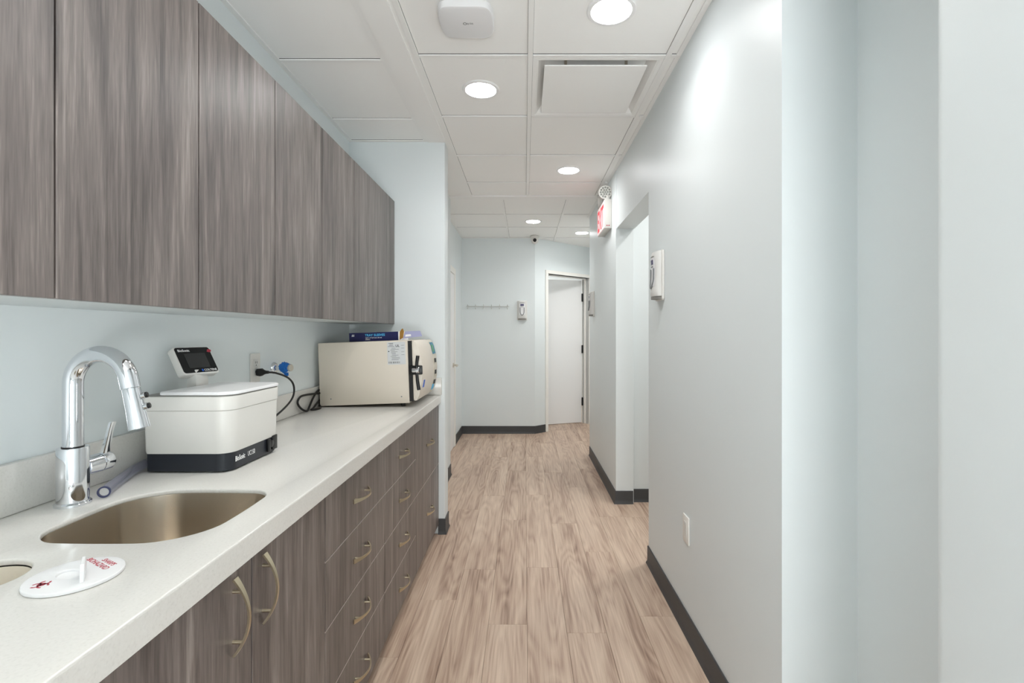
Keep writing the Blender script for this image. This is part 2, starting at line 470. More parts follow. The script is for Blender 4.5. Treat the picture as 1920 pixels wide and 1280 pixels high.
# field above the counter
YB = [2.221+G*i for i in range(-6, 2)]
for y in YB: bar_x(y, -1.10, -.635)
eb = [YB[0]-G]+YB+[YE-.012]
for a, b in zip(eb, eb[1:]): tile(XL+.006, -.634, a, b)
ceiling_part('wall_angle', XL, XL+.022, -1.9, YE, CEIL-.0015, CEIL+.003, M['grid'])
ceiling_part('wall_angle', XL+.022, -.635, YE-.022, YE, CEIL-.0015, CEIL+.003, M['grid'])
ceiling_part('wall_angle', XR-.022, XR, -1.9, 4.39, CEIL-.0015, CEIL+.003, M['grid'])
ceiling_part('wall_angle', -.645, -.617, -1.9, YE, CEIL-.002, CEIL+.003, M['grid'])
ceiling_part('wall_angle', -.506, -.492, -1.9, 4.39, CEIL-.001, CEIL+.003, M['grid'])
ceiling_part('drywall_strip', -.617, -.506, -1.9, YE, CEIL-.006, CEIL+.011, M['dry'])
ceiling_part('drywall_strip', -.70, -.492, 3.157, 4.39, CEIL+.0005, CEIL+.011, M['dry'])
# strip between the two fields, then the far field
ceiling_part('drywall_strip', -.676, XR, 4.393, 4.497, CEIL-.006, CEIL+.011, M['dry'])
YC = [5.09, 5.70, 6.31, 6.92]; XC = [-.2064, .39, 1.0]
for x in XC: bar_y(x, 4.497, 7.6)
for y in YC: bar_x(y, X2, 1.45)
ec = [4.485]+YC+[7.53]; xc = [X2+.006]+XC+[1.46]
for a, b in zip(ec, ec[1:]):
    for x0, x1 in zip(xc, xc[1:]): tile(x0, x1, a, b, hole_in(x0, x1, a, b))
ceiling_part('wall_angle', X2, X2+.022, YN2, YF, CEIL-.0015, CEIL+.003, M['grid'])
ceiling_part('wall_angle', X2+.022, .13, YF-.022, YF, CEIL-.0015, CEIL+.003, M['grid'])
ceiling_part('wall_angle', .66, .685, 4.497, 5.215, CEIL-.0015, CEIL+.003, M['grid'])
bm = awall(bmn(), 0, TE, CEIL-.0015, CEIL+.003, -.022, 0); obj('wall_angle', bm, M['grid'], ce)

# ------------------------------------------------------------------ doors
d2 = bpy.data.objects.new('door_2', None); d2.location = along(T1, .06); link(d2, kind='structure')
bm = bmn()
for a, b, z0, z1 in ((T0-.045, T0, 0, 2.115), (T1, T1+.045, 0, 2.115), (T0, T1, 2.07, 2.115)):
    awall(bm, a, b, z0, z1, -.014, .134)
awall(bm, T0, T0+.012, 0, 2.07, .05, .085); awall(bm, T1-.012, T1, 0, 2.07, .05, .085); awall(bm, T0, T1, 2.055, 2.07, .05, .085)
obj('door_frame', bm, M['trim'], d2, world=True, bevel=.002, seg=1)
hp = Vector(along(T1-.006, .125))
ld = Vector((-math.cos(math.radians(19.3)), -math.sin(math.radians(19.3)), 0))
ln = Vector((-ld.y, ld.x, 0)); 
if ln.y < 0: ln = -ln
def leafbox(bm, a, b, n0, n1, z0, z1):
    q = [hp+ld*a+ln*n0, hp+ld*b+ln*n0, hp+ld*b+ln*n1, hp+ld*a+ln*n1]
    return loft(bm, [[(p.x, p.y, z0) for p in q], [(p.x, p.y, z1) for p in q]])
lf = obj('door_leaf', leafbox(bmn(), .004, .79, .004, .045, .008, 2.045), M['door'], d2, world=True, bevel=.002, seg=1)
for z in (1.80, 1.06, .31):
    bm = bmn(); leafbox(bm, -.018, .006, -.012, .012, z-.055, z+.055); cyl(bm, hp+Vector((0, 0, z-.058))-ln*.012, hp+Vector((0, 0, z+.058))-ln*.012, .009)
    obj('hinge', bm, M['black'], d2, world=True)
bm = leafbox(bmn(), .70, .76, -.008, .004, .98, 1.04); obj('door_handle', bm, M['nickel'], d2, world=True)

d1 = bpy.data.objects.new('door_1', None); d1.location = (X2, 5.15, 0); link(d1, kind='structure')
bm = bmn()
box(bm, X2, X2+.018, 4.66, 4.73, 0, 2.02); box(bm, X2, X2+.018, 5.595, 5.665, 0, 2.02); box(bm, X2, X2+.018, 4.73, 5.595, 1.95, 2.02)
obj('door_frame', bm, M['trim'], d1, world=True, bevel=.003, seg=1)
obj('door_leaf', box(bmn(), X2+.0005, X2+.010, 4.735, 5.59, .008, 1.947), M['door'], d1, world=True, bevel=.001, seg=1)
bm = bmn(); lathe(bm, (X2+.010, 5.50, .93), (1, 0, 0), [(.027, 0), (.027, .006), (.012, .012), (.011, .05)], 20)
tube(bm, smoothpath([(X2+.055, 5.50, .93), (X2+.066, 5.475, .931), (X2+.066, 5.39, .927)], 5), .009, 10)
obj('door_handle', bm, M['nickel'], d1, world=True)

# ------------------------------------------------------------------ downlights
def downlight(x, y, label, power=1, group='round recessed downlights'):
    t = thing('downlight', label, 'light', (x, y, CEIL), group=group)
    obj('trim_ring', lathe(bmn(), (0, 0, .004), (0, 0, -1), [(.078, -.03), (.079, -.004), (.094, -.003), (.094, .003), (.09, .0065), (.0775, .007), (.0755, .002), (.075, -.02)], 40, False, False), M['ring'], t)
    obj('diffuser', lathe(bmn(), (0, 0, .006), (0, 0, -1), [(.0755, 0), (.0755, .004), (.06, .006), (.0, .0065)], 40), M['lamp'], t, sharp=80)
    la = bpy.data.lights.new('disk_light', 'AREA'); la.shape = 'DISK'; la.size = .14; la.energy = BEAM*power; la.spread = math.radians(140); la.color = (1, .985, .955)
    lo = bpy.data.objects.new('disk_light', la); lo.location = (0, 0, -.003); lo.parent = t; COL.objects.link(lo)
    return t
downlight(*LIGHTS[0][:2], 'round recessed downlight nearest the camera, at the top edge above the vent panel')
downlight(*LIGHTS[1][:2], 'round recessed downlight left of the square ceiling vent')
downlight(*LIGHTS[2][:2], 'round recessed downlight in front of the exit sign, beyond the square vent')
downlight(*LIGHTS[3][:2], 'small far downlight over the passage in front of the dome camera')
downlight(*LIGHTS[4][:2], 'farthest small downlight at the passage end above the open door')
# bare lights added outside the view, no fixtures modelled
def beam(x, y, power=1, spread=140):
    la = bpy.data.lights.new('disk_light', 'AREA'); la.shape = 'DISK'; la.size = .15; la.energy = BEAM*1.75*power; la.spread = math.radians(spread); la.color = (1, .985, .955)
    lo = bpy.data.objects.new('disk_light', la); lo.location = (x, y, CEIL-.006); COL.objects.link(lo)
for x, y in BACKLIGHTS: beam(x, y)
for x, y in ((1.15, 5.55), (1.15, 6.3)): beam(x, y)  # unseen pair added to brighten the far passage
for x, y in ((1.2, 3.1), (1.65, 2.75), (1.65, 3.3)): beam(x, y, 1.7, 170)
for x, y in ((.1, 7.9), (-.6, 7.4), (.2, 8.6), (.9, 8.4)): beam(x, y, 2.8, 178)

# ------------------------------------------------------------------ wall cabinets
XU, UZ0, UZ1 = -.8315, 1.340, 2.123
UY = [.49, .874, 1.259, 1.643, 2.024, 2.403, 3.150]
units = [([.49-.384, .49, .874], 'leftmost dark wood wall cabinet, cut off by the left edge'),
         ([.874, 1.259, 1.643], 'dark wood wall cabinet above the tap, with two wide doors'),
         ([1.643, 2.024, 2.403], 'middle dark wood wall cabinet above the wall outlet'),
         ([2.403, 3.150], 'last dark wood wall cabinet, above the cream steriliser beside the pier')]
for ys, lab in units:
    t = thing('wall_cabinet', lab, 'cabinet', (XL+.15, (ys[0]+ys[-1])/2, UZ0), group='dark wood wall cabinets')
    obj('body', box(bmn(), XL+.0005, XU-.021, ys[0]+.0005, ys[-1]-.0005, UZ0+.001, UZ1-.001), M['lam'], t, world=True)
    for a, b in zip(ys, ys[1:]):
        obj('door', box(bmn(), XU-.019, XU, a+.0022, b-.0022, UZ0, UZ1), M['lam'], t, world=True, bevel=.0009, seg=1)
    obj('underside_panel', box(bmn(), XL+.0006, XU-.0195, ys[0]+.0006, ys[-1]-.0006, UZ0-.0004, UZ0+.0008), M['under'], t, world=True)
    bm = box(bmn(), XU-.021, XU-.0195, ys[0]+.002, ys[-1]-.002, UZ0+.003, UZ1-.003); obj('edge_shadow_strip', bm, M['dark'], t, world=True)

# ------------------------------------------------------------------ base cabinets
XB, BZ0, BZ1 = -.550, .060, .8355
def handle_mesh(along_axis):
    """bow pull: flared ribbon arc on two posts, centre at origin, projects to +X; along 'y' or 'z'"""
    Lh, proj = .072, .027
    bm = bmn(); rings = []
    for i in range(17):
        s = -1+2*i/16
        p = proj*(1-s*s)+.004
        wdt = .0030+.0040*abs(s)**1.8
        th = .0020
        a = Vector((p, s*Lh, 0)); tx = Vector((-2*s*proj, Lh, 0)).normalized(); nx = Vector((tx.y, -tx.x, 0))
        rings.append([a+nx*th+Vector((0, 0, wdt)), a+nx*th-Vector((0, 0, wdt)), a-nx*th-Vector((0, 0, wdt)), a-nx*th+Vector((0, 0, wdt))])
    loft(bm, rings)
    for s in (-.66, .66):
        cyl(bm, (0, s*Lh, 0), (proj*(1-s*s)+.004, s*Lh, 0), .0034, seg=12)
    if along_axis == 'z':
        bmesh.ops.rotate(bm, verts=bm.verts, cent=(0, 0, 0), matrix=Matrix.Rotation(PI/2, 3, 'X'))
    return bm
def add_handle(parent, y, z, ax):
    o = obj('handle', handle_mesh(ax), M['bronze'], parent)
    w_ = Vector(); p = parent
    while p is not None: w_ += Vector(p.location); p = p.parent
    o.location = Vector((XB, y, z))-w_
def front(parent, name, y0, y1, z0, z1):
    return obj(name, box(bmn(), XB-.019, XB, y0+.0019, y1-.0019, z0+.0019, z1-.0019), M['lam'], parent, world=True, bevel=.0009, seg=1)
def lit_edge_band(parent, y0, y1, z1):  # thin pale strip, painted as the lit top edge of a drawer
    if z1 < BZ1-.01: obj('lit_edge_band', box(bmn(), XB-.0185, XB-.0002, y0+.002, y1-.002, z1-.0018, z1-.0012), M['edge'], parent, world=True, smooth=False)
def base_unit(name, y0, y1, label, hollow=False):
    t = thing(name, label, 'cabinet', (XL+.2, (y0+y1)/2, 0))
    bm = bmn()
    x0, x1 = XL+.0005, XB-.021
    if hollow:
        box(bm, x0, x1, y0+.0005, y0+.018, BZ0, BZ1); box(bm, x0, x1, y1-.018, y1-.0005, BZ0, BZ1)
        box(bm, x0, x1, y0+.018, y1-.018, BZ0, BZ0+.018); box(bm, x0, x0+.006, y0+.018, y1-.018, BZ0+.018, BZ1)
        box(bm, x1-.02, x1, y0+.018, y1-.018, BZ1-.04, BZ1)
    else: box(bm, x0, x1, y0+.0005, y1-.0005, BZ0, BZ1)
    obj('body', bm, M['lam'], t, world=True)
    obj('toe_kick', box(bmn(), XL+.0005, XB-.06, y0+.0005, y1-.0005, .0005, BZ0), M['dark'], t, world=True)
    if not hollow: obj('edge_shadow_strip', box(bmn(), XB-.0208, XB-.0194, y0+.002, y1-.002, BZ0+.003, BZ1-.001), M['dark'], t, world=True)
    return t
sc_ = base_unit('sink_cabinet', .629, 1.3586, 'dark wood base cabinet with two tall doors under the steel sink', True)
d = front(sc_, 'door', .629, .994, BZ0, BZ1); add_handle(d, .930, .744, 'z')
d = front(sc_, 'door', .994, 1.3586, BZ0, BZ1); add_handle(d, 1.036, .744, 'z')
DZ = [BZ0, .2605, .4535, .6465, BZ1]
for (y0, y1, lab) in ((1.3586, 1.936, 'wide dark wood drawer unit with four drawers, nearest the sink'),
                      (1.936, 2.498, 'farther dark wood four-drawer unit, second beyond the sink')):
    t = base_unit('drawer_cabinet', y0, y1, lab)
    for a, b in zip(DZ, DZ[1:]):
        d = front(t, 'drawer', y0, y1, a, b); add_handle(d, (y0+y1)/2, (a+b)/2, 'y'); lit_edge_band(d, y0, y1, b)
t = base_unit('drawer_cabinet', 2.498, YE-.001, 'last dark wood drawer unit with two deep drawers beside the pier')
for a, b in ((BZ0, .4535), (.4535, BZ1)):
    d = front(t, 'drawer', 2.498, YE-.002, a, b); add_handle(d, 2.826, (a+b)/2+.012, 'y'); lit_edge_band(d, 2.498, YE-.002, b)

# ------------------------------------------------------------------ countertop
CT, XC0 = .888, -.5365
SX0, SX1, SY0, SY1 = -.955, -.620, .918, 1.238
def sinkshape(grow=0, n=10):
    P = rrect(SX0-grow, SX1+grow, SY0-grow, SY1+grow, [.075+grow, .10+grow, .055+grow, .10+grow], n)
    cx, cy, hx, hy = (SX0+SX1)/2, (SY0+SY1)/2, (SX1-SX0)/2, (SY1-SY0)/2
    out = []
    # subdivide the straights and pinch corners for softly bowed sides
    for i, p in enumerate(P):
        q = P[(i+1) % len(P)]; d_ = math.hypot(q[0]-p[0], q[1]-p[1]); k = max(1, int(d_/.02))
        for j in range(k): out.append((p[0]+(q[0]-p[0])*j/k, p[1]+(q[1]-p[1])*j/k))
    res = []
    for x, y in out:
        u, v = (x-cx)/hx, (y-cy)/hy
        res.append((cx+hx*u*(1-.045*v*v), cy+hy*v*(1-.045*u*u)))
    return res
HX, HY, HR = -.879, .786, .067
bv = .0035
outer = [(XL+.0005+bv, .30), (XC0-bv, .30), (XC0-bv, YE-.0005-bv), (XL+.0005+bv, YE-.0005-bv)]
grow_s = [(x, y) for x, y in sinkshape(bv)]
ct = thing('countertop', 'long white quartz countertop over the dark base cabinets, with sink cutout', 'countertop', (-.83, 1.7, .838))
bm = plate_with_holes(outer, [grow_s[::-1], circle(HX, HY, HR+bv)[::-1]], .011, bv)
bmesh.ops.translate(bm, verts=bm.verts, vec=(0, 0, CT))
box(bm, -.592, XC0+.0003, .30, YE-.0006, CT-.050, CT-.0045)     # built-up front edge
obj('slab', bm, M['quartz'], ct, world=True)
obj('backsplash', box(bmn(), XL+.0005, XL+.020, .30, YE-.0005, CT+.0003, CT+.110), M['quartz'], ct, world=True, bevel=.0025)
obj('backsplash', box(bmn(), XL+.0205, -.530, YE-.020, YE-.0005, CT+.0003, CT+.110), M['quartz'], ct, world=True, bevel=.0025)

# sink bowl
sk = thing('sink', 'undermount brushed steel sink bowl set in the white countertop', 'sink', ((SX0+SX1)/2, (SY0+SY1)/2, .66))
ctr = Vector(((SX0+SX1)/2, (SY0+SY1)/2, 0))
def scaled(poly, s, z): return [(ctr.x+(x-ctr.x)*s, ctr.y+(y-ctr.y)*s, z) for x, y in poly]
base_ = sinkshape(.004)
zt = CT-.0115
rings = [scaled(base_, 1.10, zt-.002), scaled(base_, 1.10, zt), scaled(base_, 1.0, zt), scaled(base_, .998, zt-.004), scaled(base_, .985, .72), scaled(base_, .965, .69), scaled(base_, .92, .672), scaled(base_, .84, .665), scaled(base_, .2, .660)]
bm = loft(bmn(), rings, False, False)
last = [v for v in bm.verts][-len(base_):]
o = obj('bowl', bm, M['steel'], sk, world=True, sharp=60)
obj('drain', lathe(bmn(), (ctr.x, ctr.y, .658), (0, 0, 1), [(.062, 0), (.062, .0035), (.045, .004), (.04, -.004), (.001, -.004)], 28), M['chrome'], sk, world=True)

# waste hole
wb = thing('waste_chute', 'round waste hole in the countertop at the left edge', 'bin', (HX, HY, .66))
obj('liner', lathe(bmn(), (HX, HY, .66), (0, 0, 1), [(.001, 0), (.060, 0), (.0665, .17), (.0668, CT-.66-.0125), (.0685, CT-.66-.0125), (.0685, .15), (.063, -.003), (.001, -.003)], 40), M['bin'], wb, world=True)

# sharps lid
LX, LY = -.717, .787
sl = thing('sharps_lid', 'round white sharps lid with red print lying on the countertop', 'lid', (LX, LY, CT))
U = Vector((.078, -.045, 0)).normalized(); V = Vector((.045, .078, 0)).normalized()
ell = [(LX-.010+U.x*.022*math.cos(a)+V.x*.016*math.sin(a), LY+.000+U.y*.022*math.cos(a)+V.y*.016*math.sin(a)) for a in [2*PI*i/32 for i in range(32)]]
bm = plate_with_holes(circle(LX, LY, .061, 56), [ell[::-1]], .006, .0015)
bmesh.ops.translate(bm, verts=bm.verts, vec=(0, 0, CT+.0065))
obj('disc', bm, M['white2'], sl, world=True)
ec_ = Vector((LX-.010, LY, 0))
bm = loft(bmn(), [[(ec_.x+(x-ec_.x)*s, ec_.y+(y-ec_.y)*s, CT+z) for x, y in ell] for s, z in ((1.0, .0055), (.95, .003), (.7, .0008), (.2, .0005))], False, True)
obj('finger_recess', bm, M['white2'], sl, world=True)
bm = bmn(); c0 = Vector((LX+.018, LY-.006, CT+.006))
dirp = Vector((-.62, .78, 0)).normalized(); nn = Vector((dirp.y, -dirp.x, 0))
prof = [(-.028, 0), (.022, 0), (.022, .018), (.014, .026), (-.020, .026), (-.028, .018)]
loft(bm, [[c0+dirp*a+Vector((0, 0, h))+nn*s for a, h in prof] for s in (-.0028, .0028)])
obj('tab', bm, M['white2'], sl, world=True, bevel=.001, seg=1)
zt = CT+.0066
obj('lettering', textbm('BIOHAZARD', .0125, basis((-.7445, .8365, zt), U, V), .0001, .0002), M['red'], sl, world=True)
obj('lettering', textbm('SHARPS', .0115, basis((-.7165, .8345, zt), U, V), .0001, .0002), M['red'], sl, world=True)
bm = bmn()
bc = Vector((-.738, .753, zt))
for k in range(3):
    a = PI/2+k*2*PI/3; c = bc+Vector((math.cos(a), math.sin(a), 0))*.0062
    n = 20; a0 = a+.5
    ri = [[c+Vector((math.cos(a0+.2+(2*PI-1.4)*i/n)*r, math.sin(a0+.2+(2*PI-1.4)*i/n)*r, h)) for (r, h) in ((.0048, 0), (.0074, 0), (.0074, .0002), (.0048, .0002))] for i in range(n+1)]
    loft(bm, ri)
lathe(bm, bc, (0, 0, 1), [(.0032, 0), (.0055, 0), (.0055, .0002), (.0032, .0002)], 20, False, False)
obj('biohazard_symbol', bm, M['red'], sl, world=True)

# ------------------------------------------------------------------ faucet
FX, FY = -1.033, 1.128
fa = thing('faucet', 'tall chrome pull-down gooseneck tap behind the sink', 'faucet', (FX, FY, CT))
L0 = lambda n, bm, m, **k: obj(n, bm, m, fa, **k)
L0('base_flange', lathe(bmn(), (0, 0, .0003), (0, 0, 1), [(.0335, 0), (.0335, .005), (.031, .008), (.028, .009)], 40), M['chrome'])
L0('body', lathe(bmn(), (0, 0, .008), (0, 0, 1), [(.0295, 0), (.0295, .120), (.0285, .123), (.020, .1235)], 40), M['chrome'])
cR = .0685; dirn = Vector((.995, -.08, 0)).normalized(); Az = .275
pts = [Vector((0, 0, .130)), Vector((0, 0, .17)), Vector((0, 0, .22))]
for k in range(0, 19):
    a = PI-k/18*math.radians(171)
    pts.append(dirn*(cR+cR*math.cos(a))+Vector((0, 0, Az+cR*math.sin(a))))
pts.append(pts[-1]+(pts[-1]-pts[-2]).normalized()*.020)
L0('neck', tube(bmn(), pts, .0192, 28), M['chrome'], sharp=60)
pe = pts[-1]; td = (pts[-1]-pts[-2]).normalized()
L0('collar', lathe(bmn(), (0, 0, .1305), (0, 0, 1), [(.0205, 0), (.0205, .003)], 32), M['black'])
L0('spray_head', lathe(bmn(), pe+td*.0012, td, [(.0172, 0), (.0176, .003), (.0188, .05), (.0212, .088), (.0212, .092), (.017, .0925), (.016, .088)], 32), M['chrome'])
side = (Vector((1, .35, .1))-td*Vector((1, .35, .1)).dot(td)).normalized()
for h in (.022, .047):
    c = pe+td*h+side*.0165
    bt = L0('spray_button', lathe(bmn(), c, side, [(.0075, 0), (.0075, .007), (.0065, .0078)], 18), M['chrome'])
    obj('button_cap', lathe(bmn(), c+side*.0079, side, [(.0066, 0), (.0066, .004), (.005, .0055)], 18), M['black'], bt)
hz = .078
hd = Vector((.10, 1, .03)).normalized()
L0('valve', lathe(bmn(), Vector((0, 0, hz))+hd*.024, hd, [(.0225, 0), (.0225, .034), (.021, .0355), (.021, .037)], 28), M['chrome'])
L0('valve_cap', lathe(bmn(), Vector((0, 0, hz))+hd*.0615, hd, [(.0222, 0), (.0222, .022), (.019, .027), (.001, .0275)], 28), M['chrome'])
bm = bmn(); b0 = Vector((0, 0, hz))+hd*.074
lv = [(0, .010, .011, .0075), (.004, .026, .0095, .006), (.010, .05, .008, .005), (.016, .076, .0075, .0045), (.021, .092, .008, .0045), (.0235, .096, .007, .003)]
loft(bm, [[b0+Vector((x+sx*ty, sy*tx, z)) for sx, sy in ((-1, -.7), (-.7, -1), (.7, -1), (1, -.7), (1, .7), (.7, 1), (-.7, 1), (-1, .7))] for x, z, tx, ty in lv])
L0('lever', bm, M['chrome'])

# ------------------------------------------------------------------ ultrasonic cleaner
ux0, ux1, uy0, uy1 = -1.062, -.822, 1.374, 1.652
uc = thing('ultrasonic_cleaner', 'white ultrasonic bath with navy base and tilted screen on the countertop', 'cleaner', ((ux0+ux1)/2, (uy0+uy1)/2, CT))
K = lambda n, bm, m, **k: obj(n, bm, m, k.pop('parent', uc), world=True, **k)
rad = [.012, .042, .03, .012]
def ring_u(g, z, skew=0): return [(x, y, z) for x, y in rrect(ux0-g, ux1+g, uy0-g, uy1+g, [q+max(g, -.01) for q in rad], 8)]
K('base', loft(bmn(), [ring_u(-.008, CT+.0035), ring_u(-.004, CT+.006), ring_u(-.003, CT+.054)]), M['navy'])
for x in (ux0+.03, ux1-.03):
    for y in (uy0+.03, uy1-.03): K('foot', cyl(bmn(), (x, y, CT+.0004), (x, y, CT+.004), .01, seg=12), M['rubber'])
K('body', loft(bmn(), [ring_u(-.002, CT+.0545), ring_u(.000, CT+.062), ring_u(.003, CT+.172), ring_u(.003, CT+.174)]), M['white'])
K('rim_band', loft(bmn(), [ring_u(.0028, CT+.1745), ring_u(.005, CT+.1765), ring_u(.0065, CT+.212), ring_u(.0055, CT+.2145)]), M['white'])
K('deck', loft(bmn(), [ring_u(.003, CT+.2146), ring_u(.003, CT+.2172), ring_u(.001, CT+.2178)]), M['grey'])
lp = rrect(ux0+.042, ux1+.008, uy0-.007, uy1+.006, [.018, .048, .036, .018], 8)
lc = Vector(((ux0+ux1)/2+.02, (uy0+uy1)/2, 0))
def lring(s, z): return [(lc.x+(x-lc.x)*s, lc.y+(y-lc.y)*s, CT+z) for x, y in lp]
K('lid', loft(bmn(), [lring(.985, .2182), lring(1, .2195), lring(1, .2245), lring(.985, .2275), lring(.90, .2285)]), M['white2'])
# display
dU = Vector((.259, .966, 0)).normalized(); hn = Vector((.966, -.259, 0))
dV = (Vector((0, 0, .866))-hn*.5).normalized()
BL = Vector((-1.036, 1.500, 1.151))
DM = basis(BL, dU, dV)      # local x along the width, y up the screen, z out of it
DW, DH = .128, .098
def disp(poly, z0, z1):
    return prism(bmn(), poly, z0, z1, DM)
dp = K('display', disp(rrect(0, DW, 0, DH, .010, 5), -.024, 0), M['white'], bevel=.002, seg=2)
K('bezel', disp(rrect(.004, DW-.003, .006, DH-.003, .008, 5), .0002, .0012), M['glossblack'], parent=dp)
K('screen', disp(rrect(.028, DW-.026, .022, DH-.024, .001, 2), .0013, .0016), M['screen'], parent=dp)
tM = lambda x, y, z=.0017: basis(DM @ Vector((x, y, z)), dU, dV)
K('lettering', textbm('BioSonic', .0115, tM(.012, DH-.0175), .0001, .0002), M['whitep'], parent=dp)
K('lettering', textbm('COLTENE', .0105, tM(.074, .009), .0001, .00015), M['whitep'], parent=dp)
K('logo', prism(bmn(), [(.066, .009), (.0715, .009), (.0715, .0165), (.066, .0165)], .0013, .0017, DM), M['bluelogo'], parent=dp)
K('sticker', prism(bmn(), [(.112, .078), (.121, .075), (.130, .080), (.128, .086), (.118, .087)], .0013, .0018, DM), M['red'], parent=dp)
bmx = bmn()
lowc = DM @ Vector((DW*.5, .012, -.016))
loft(bmx, [[(lowc.x+sx*a, lowc.y+sy*b+.004*0, z) for sx, sy in ((-1, -1), (1, -1), (1, 1), (-1, 1))] for a, b, z in ((.015, .030, CT+.2179), (.015, .030, CT+.240), (.011, .026, lowc.z+.012))])
K('display_post', bmx, M['white'], bevel=.002)
# front writing, drain valve, side socket
K('lettering', textbm('BioSonic', .0205, basis((ux1-.0028, 1.406, CT+.026), (0, 1, 0), (0, 0, 1)), .0002, .0004, squeeze=.68), M['whitep'])
K('lettering', textbm('UC150', .0205, basis((ux1-.0028, 1.469, CT+.026), (0, 1, 0), (0, 0, 1)), .0002, 0, squeeze=.66), M['whitep'])
bm = box(bmn(), ux1-.003, ux1+.005, 1.575, 1.588, CT+.012, CT+.052); box(bm, ux1-.003, ux1+.002, 1.606, 1.636, CT+.012, CT+.058)
cyl(bm, (ux1-.001, 1.597, CT+.035), (ux1+.005, 1.597, CT+.035), .012, seg=16)
K('drain_valve', bm, M['black'], bevel=.002)
hose = smoothpath([(-.9965, 1.168, CT+.0152), (-1.018, 1.215, CT+.0152), (-1.047, 1.285, CT+.0156), (-1.075, 1.36, CT+.017), (-1.086, 1.43, CT+.02)], 6)
hs = K('drain_hose', tube(bmn(), hose, .0125, 18, False), M['tube'])
dd = (hose[1]-hose[0]).normalized()
K('hose_end', lathe(bmn(), hose[0]-dd*.001, dd, [(.0098, 0), (.0134, 0), (.0134, .004), (.0098, .004), (.0098, 0)], 24, False, False), M['tubeend'], parent=hs)
K('bore', lathe(bmn(), hose[0]+dd*.004, dd, [(.0001, 0), (.0097, 0)], 24, False, False), M['lgrey'], parent=hs)
# power cord with plug in the wall outlet
px = XL+.008
cord = smoothpath([(-1.068, 2.053, 1.118), (-1.055, 2.09, 1.112), (-1.042, 2.17, 1.085), (-1.040, 2.22, 1.045), (-1.035, 2.20, .995), (-1.030, 2.10, .955), (-1.020, 1.93, .925), (-1.0, 1.75, .935), (-.985, 1.660, .975)], 6)
cd = K('power_cord', tube(bmn(), cord, .0042, 10), M['rubber'])
bm = bmn()
def ringp(x, hy, hz_, y=2.052, z=1.118): return [(x, y+a*hy, z+b*hz_) for a, b in ((-1, -.6), (-.6, -1), (.6, -1), (1, -.6), (1, .6), (.6, 1), (-.6, 1), (-1, .6))]
loft(bm, [ringp(px+.004, .016, .014), ringp(px+.018, .016, .016), ringp(px+.028, .010, .010), ringp(px+.036, .007, .007), ringp(px+.048, .006, .006)])
K('plug', bm, M['rubber'], parent=cd)

# ------------------------------------------------------------------ wall outlet by the cleaner
wo = thing('wall_outlet', 'white wall outlet above the backsplash with a black plug in it', 'outlet', (XL, 2.047, 1.137))
obj('plate', prism(bmn(), rrect(2.047-.037, 2.047+.037, 1.137-.060, 1.137+.060, .004, 3), 0, .005, Matrix(((0, 0, 1, XL+.0004), (1, 0, 0, 0), (0, 1, 0, 0), (0, 0, 0, 1)))), M['white'], wo, world=True, bevel=.0015, seg=1)
for zc in (1.157, 1.118):
    r_ = obj('receptacle', box(bmn(), XL+.0055, XL+.0075, 2.047-.0165, 2.047+.0165, zc-.0165, zc+.0165), M['lgrey'], wo, world=True, bevel=.0008, seg=1)
    bm = bmn()
    for dy in (-.006, .006): box(bm, XL+.0076, XL+.0080, 2.047+dy-.0013, 2.047+dy+.0013, zc-.002, zc+.007)
    cyl(bm, (XL+.0076, 2.047, zc-.009), (XL+.0080, 2.047, zc-.009), .0025, seg=10)
    obj('slot', bm, M['blackp'], r_, world=True)

# pipe stub with blue tape
pv = thing('pipe_stub', 'chrome capped pipe stub wrapped in blue tape on the wall by the outlet', 'pipe', (XL, 2.205, 1.125))
Q = lambda n, bm, m, **k: obj(n, bm, m, k.pop('parent', pv), world=True, **k)
Q('escutcheon', lathe(bmn(), (XL+.0004, 2.205, 1.125), (1, 0, 0), [(.028, 0), (.026, .006), (.02, .012), (.014, .014)], 28), M['chrome'])
Q('pipe', cyl(bmn(), (XL+.0145, 2.205, 1.125), (XL+.055, 2.205, 1.128), .012), M['chrome'])
rnd = random.Random(3)
rings = []
for i in range(11):
    t = i/10; x = XL+.03+t*.042; b_ = .015+.009*math.sin(PI*min(1, t*1.15))
    rings.append([(x+rnd.uniform(-.002, .002), 2.205+b_*(1+rnd.uniform(-.14, .16))*math.cos(2*PI*k/16), 1.128+b_*(1+rnd.uniform(-.14, .16))*math.sin(2*PI*k/16)) for k in range(16)])
tp = Q('blue_tape', loft(bmn(), rings), M['blue'], sharp=25)
bm = bmn(); rr_ = [(XL+.045, 2.201, 1.104), (XL+.052, 2.197, 1.095), (XL+.060, 2.197, 1.088), (XL+.066, 2.201, 1.092), (XL+.064, 2.203, 1.105)]
loft(bm, [rr_, [(x, y+.006, z) for x, y, z in rr_]]); Q('tape_tail', bm, M['blue'], parent=tp)
Q('pipe_cap', lathe(bmn(), (XL+.068, 2.205, 1.126), (1, -.25, .05), [(.013, 0), (.0155, .003), (.0155, .011), (.013, .013), (.001, .0132)], 24), M['nickel'])

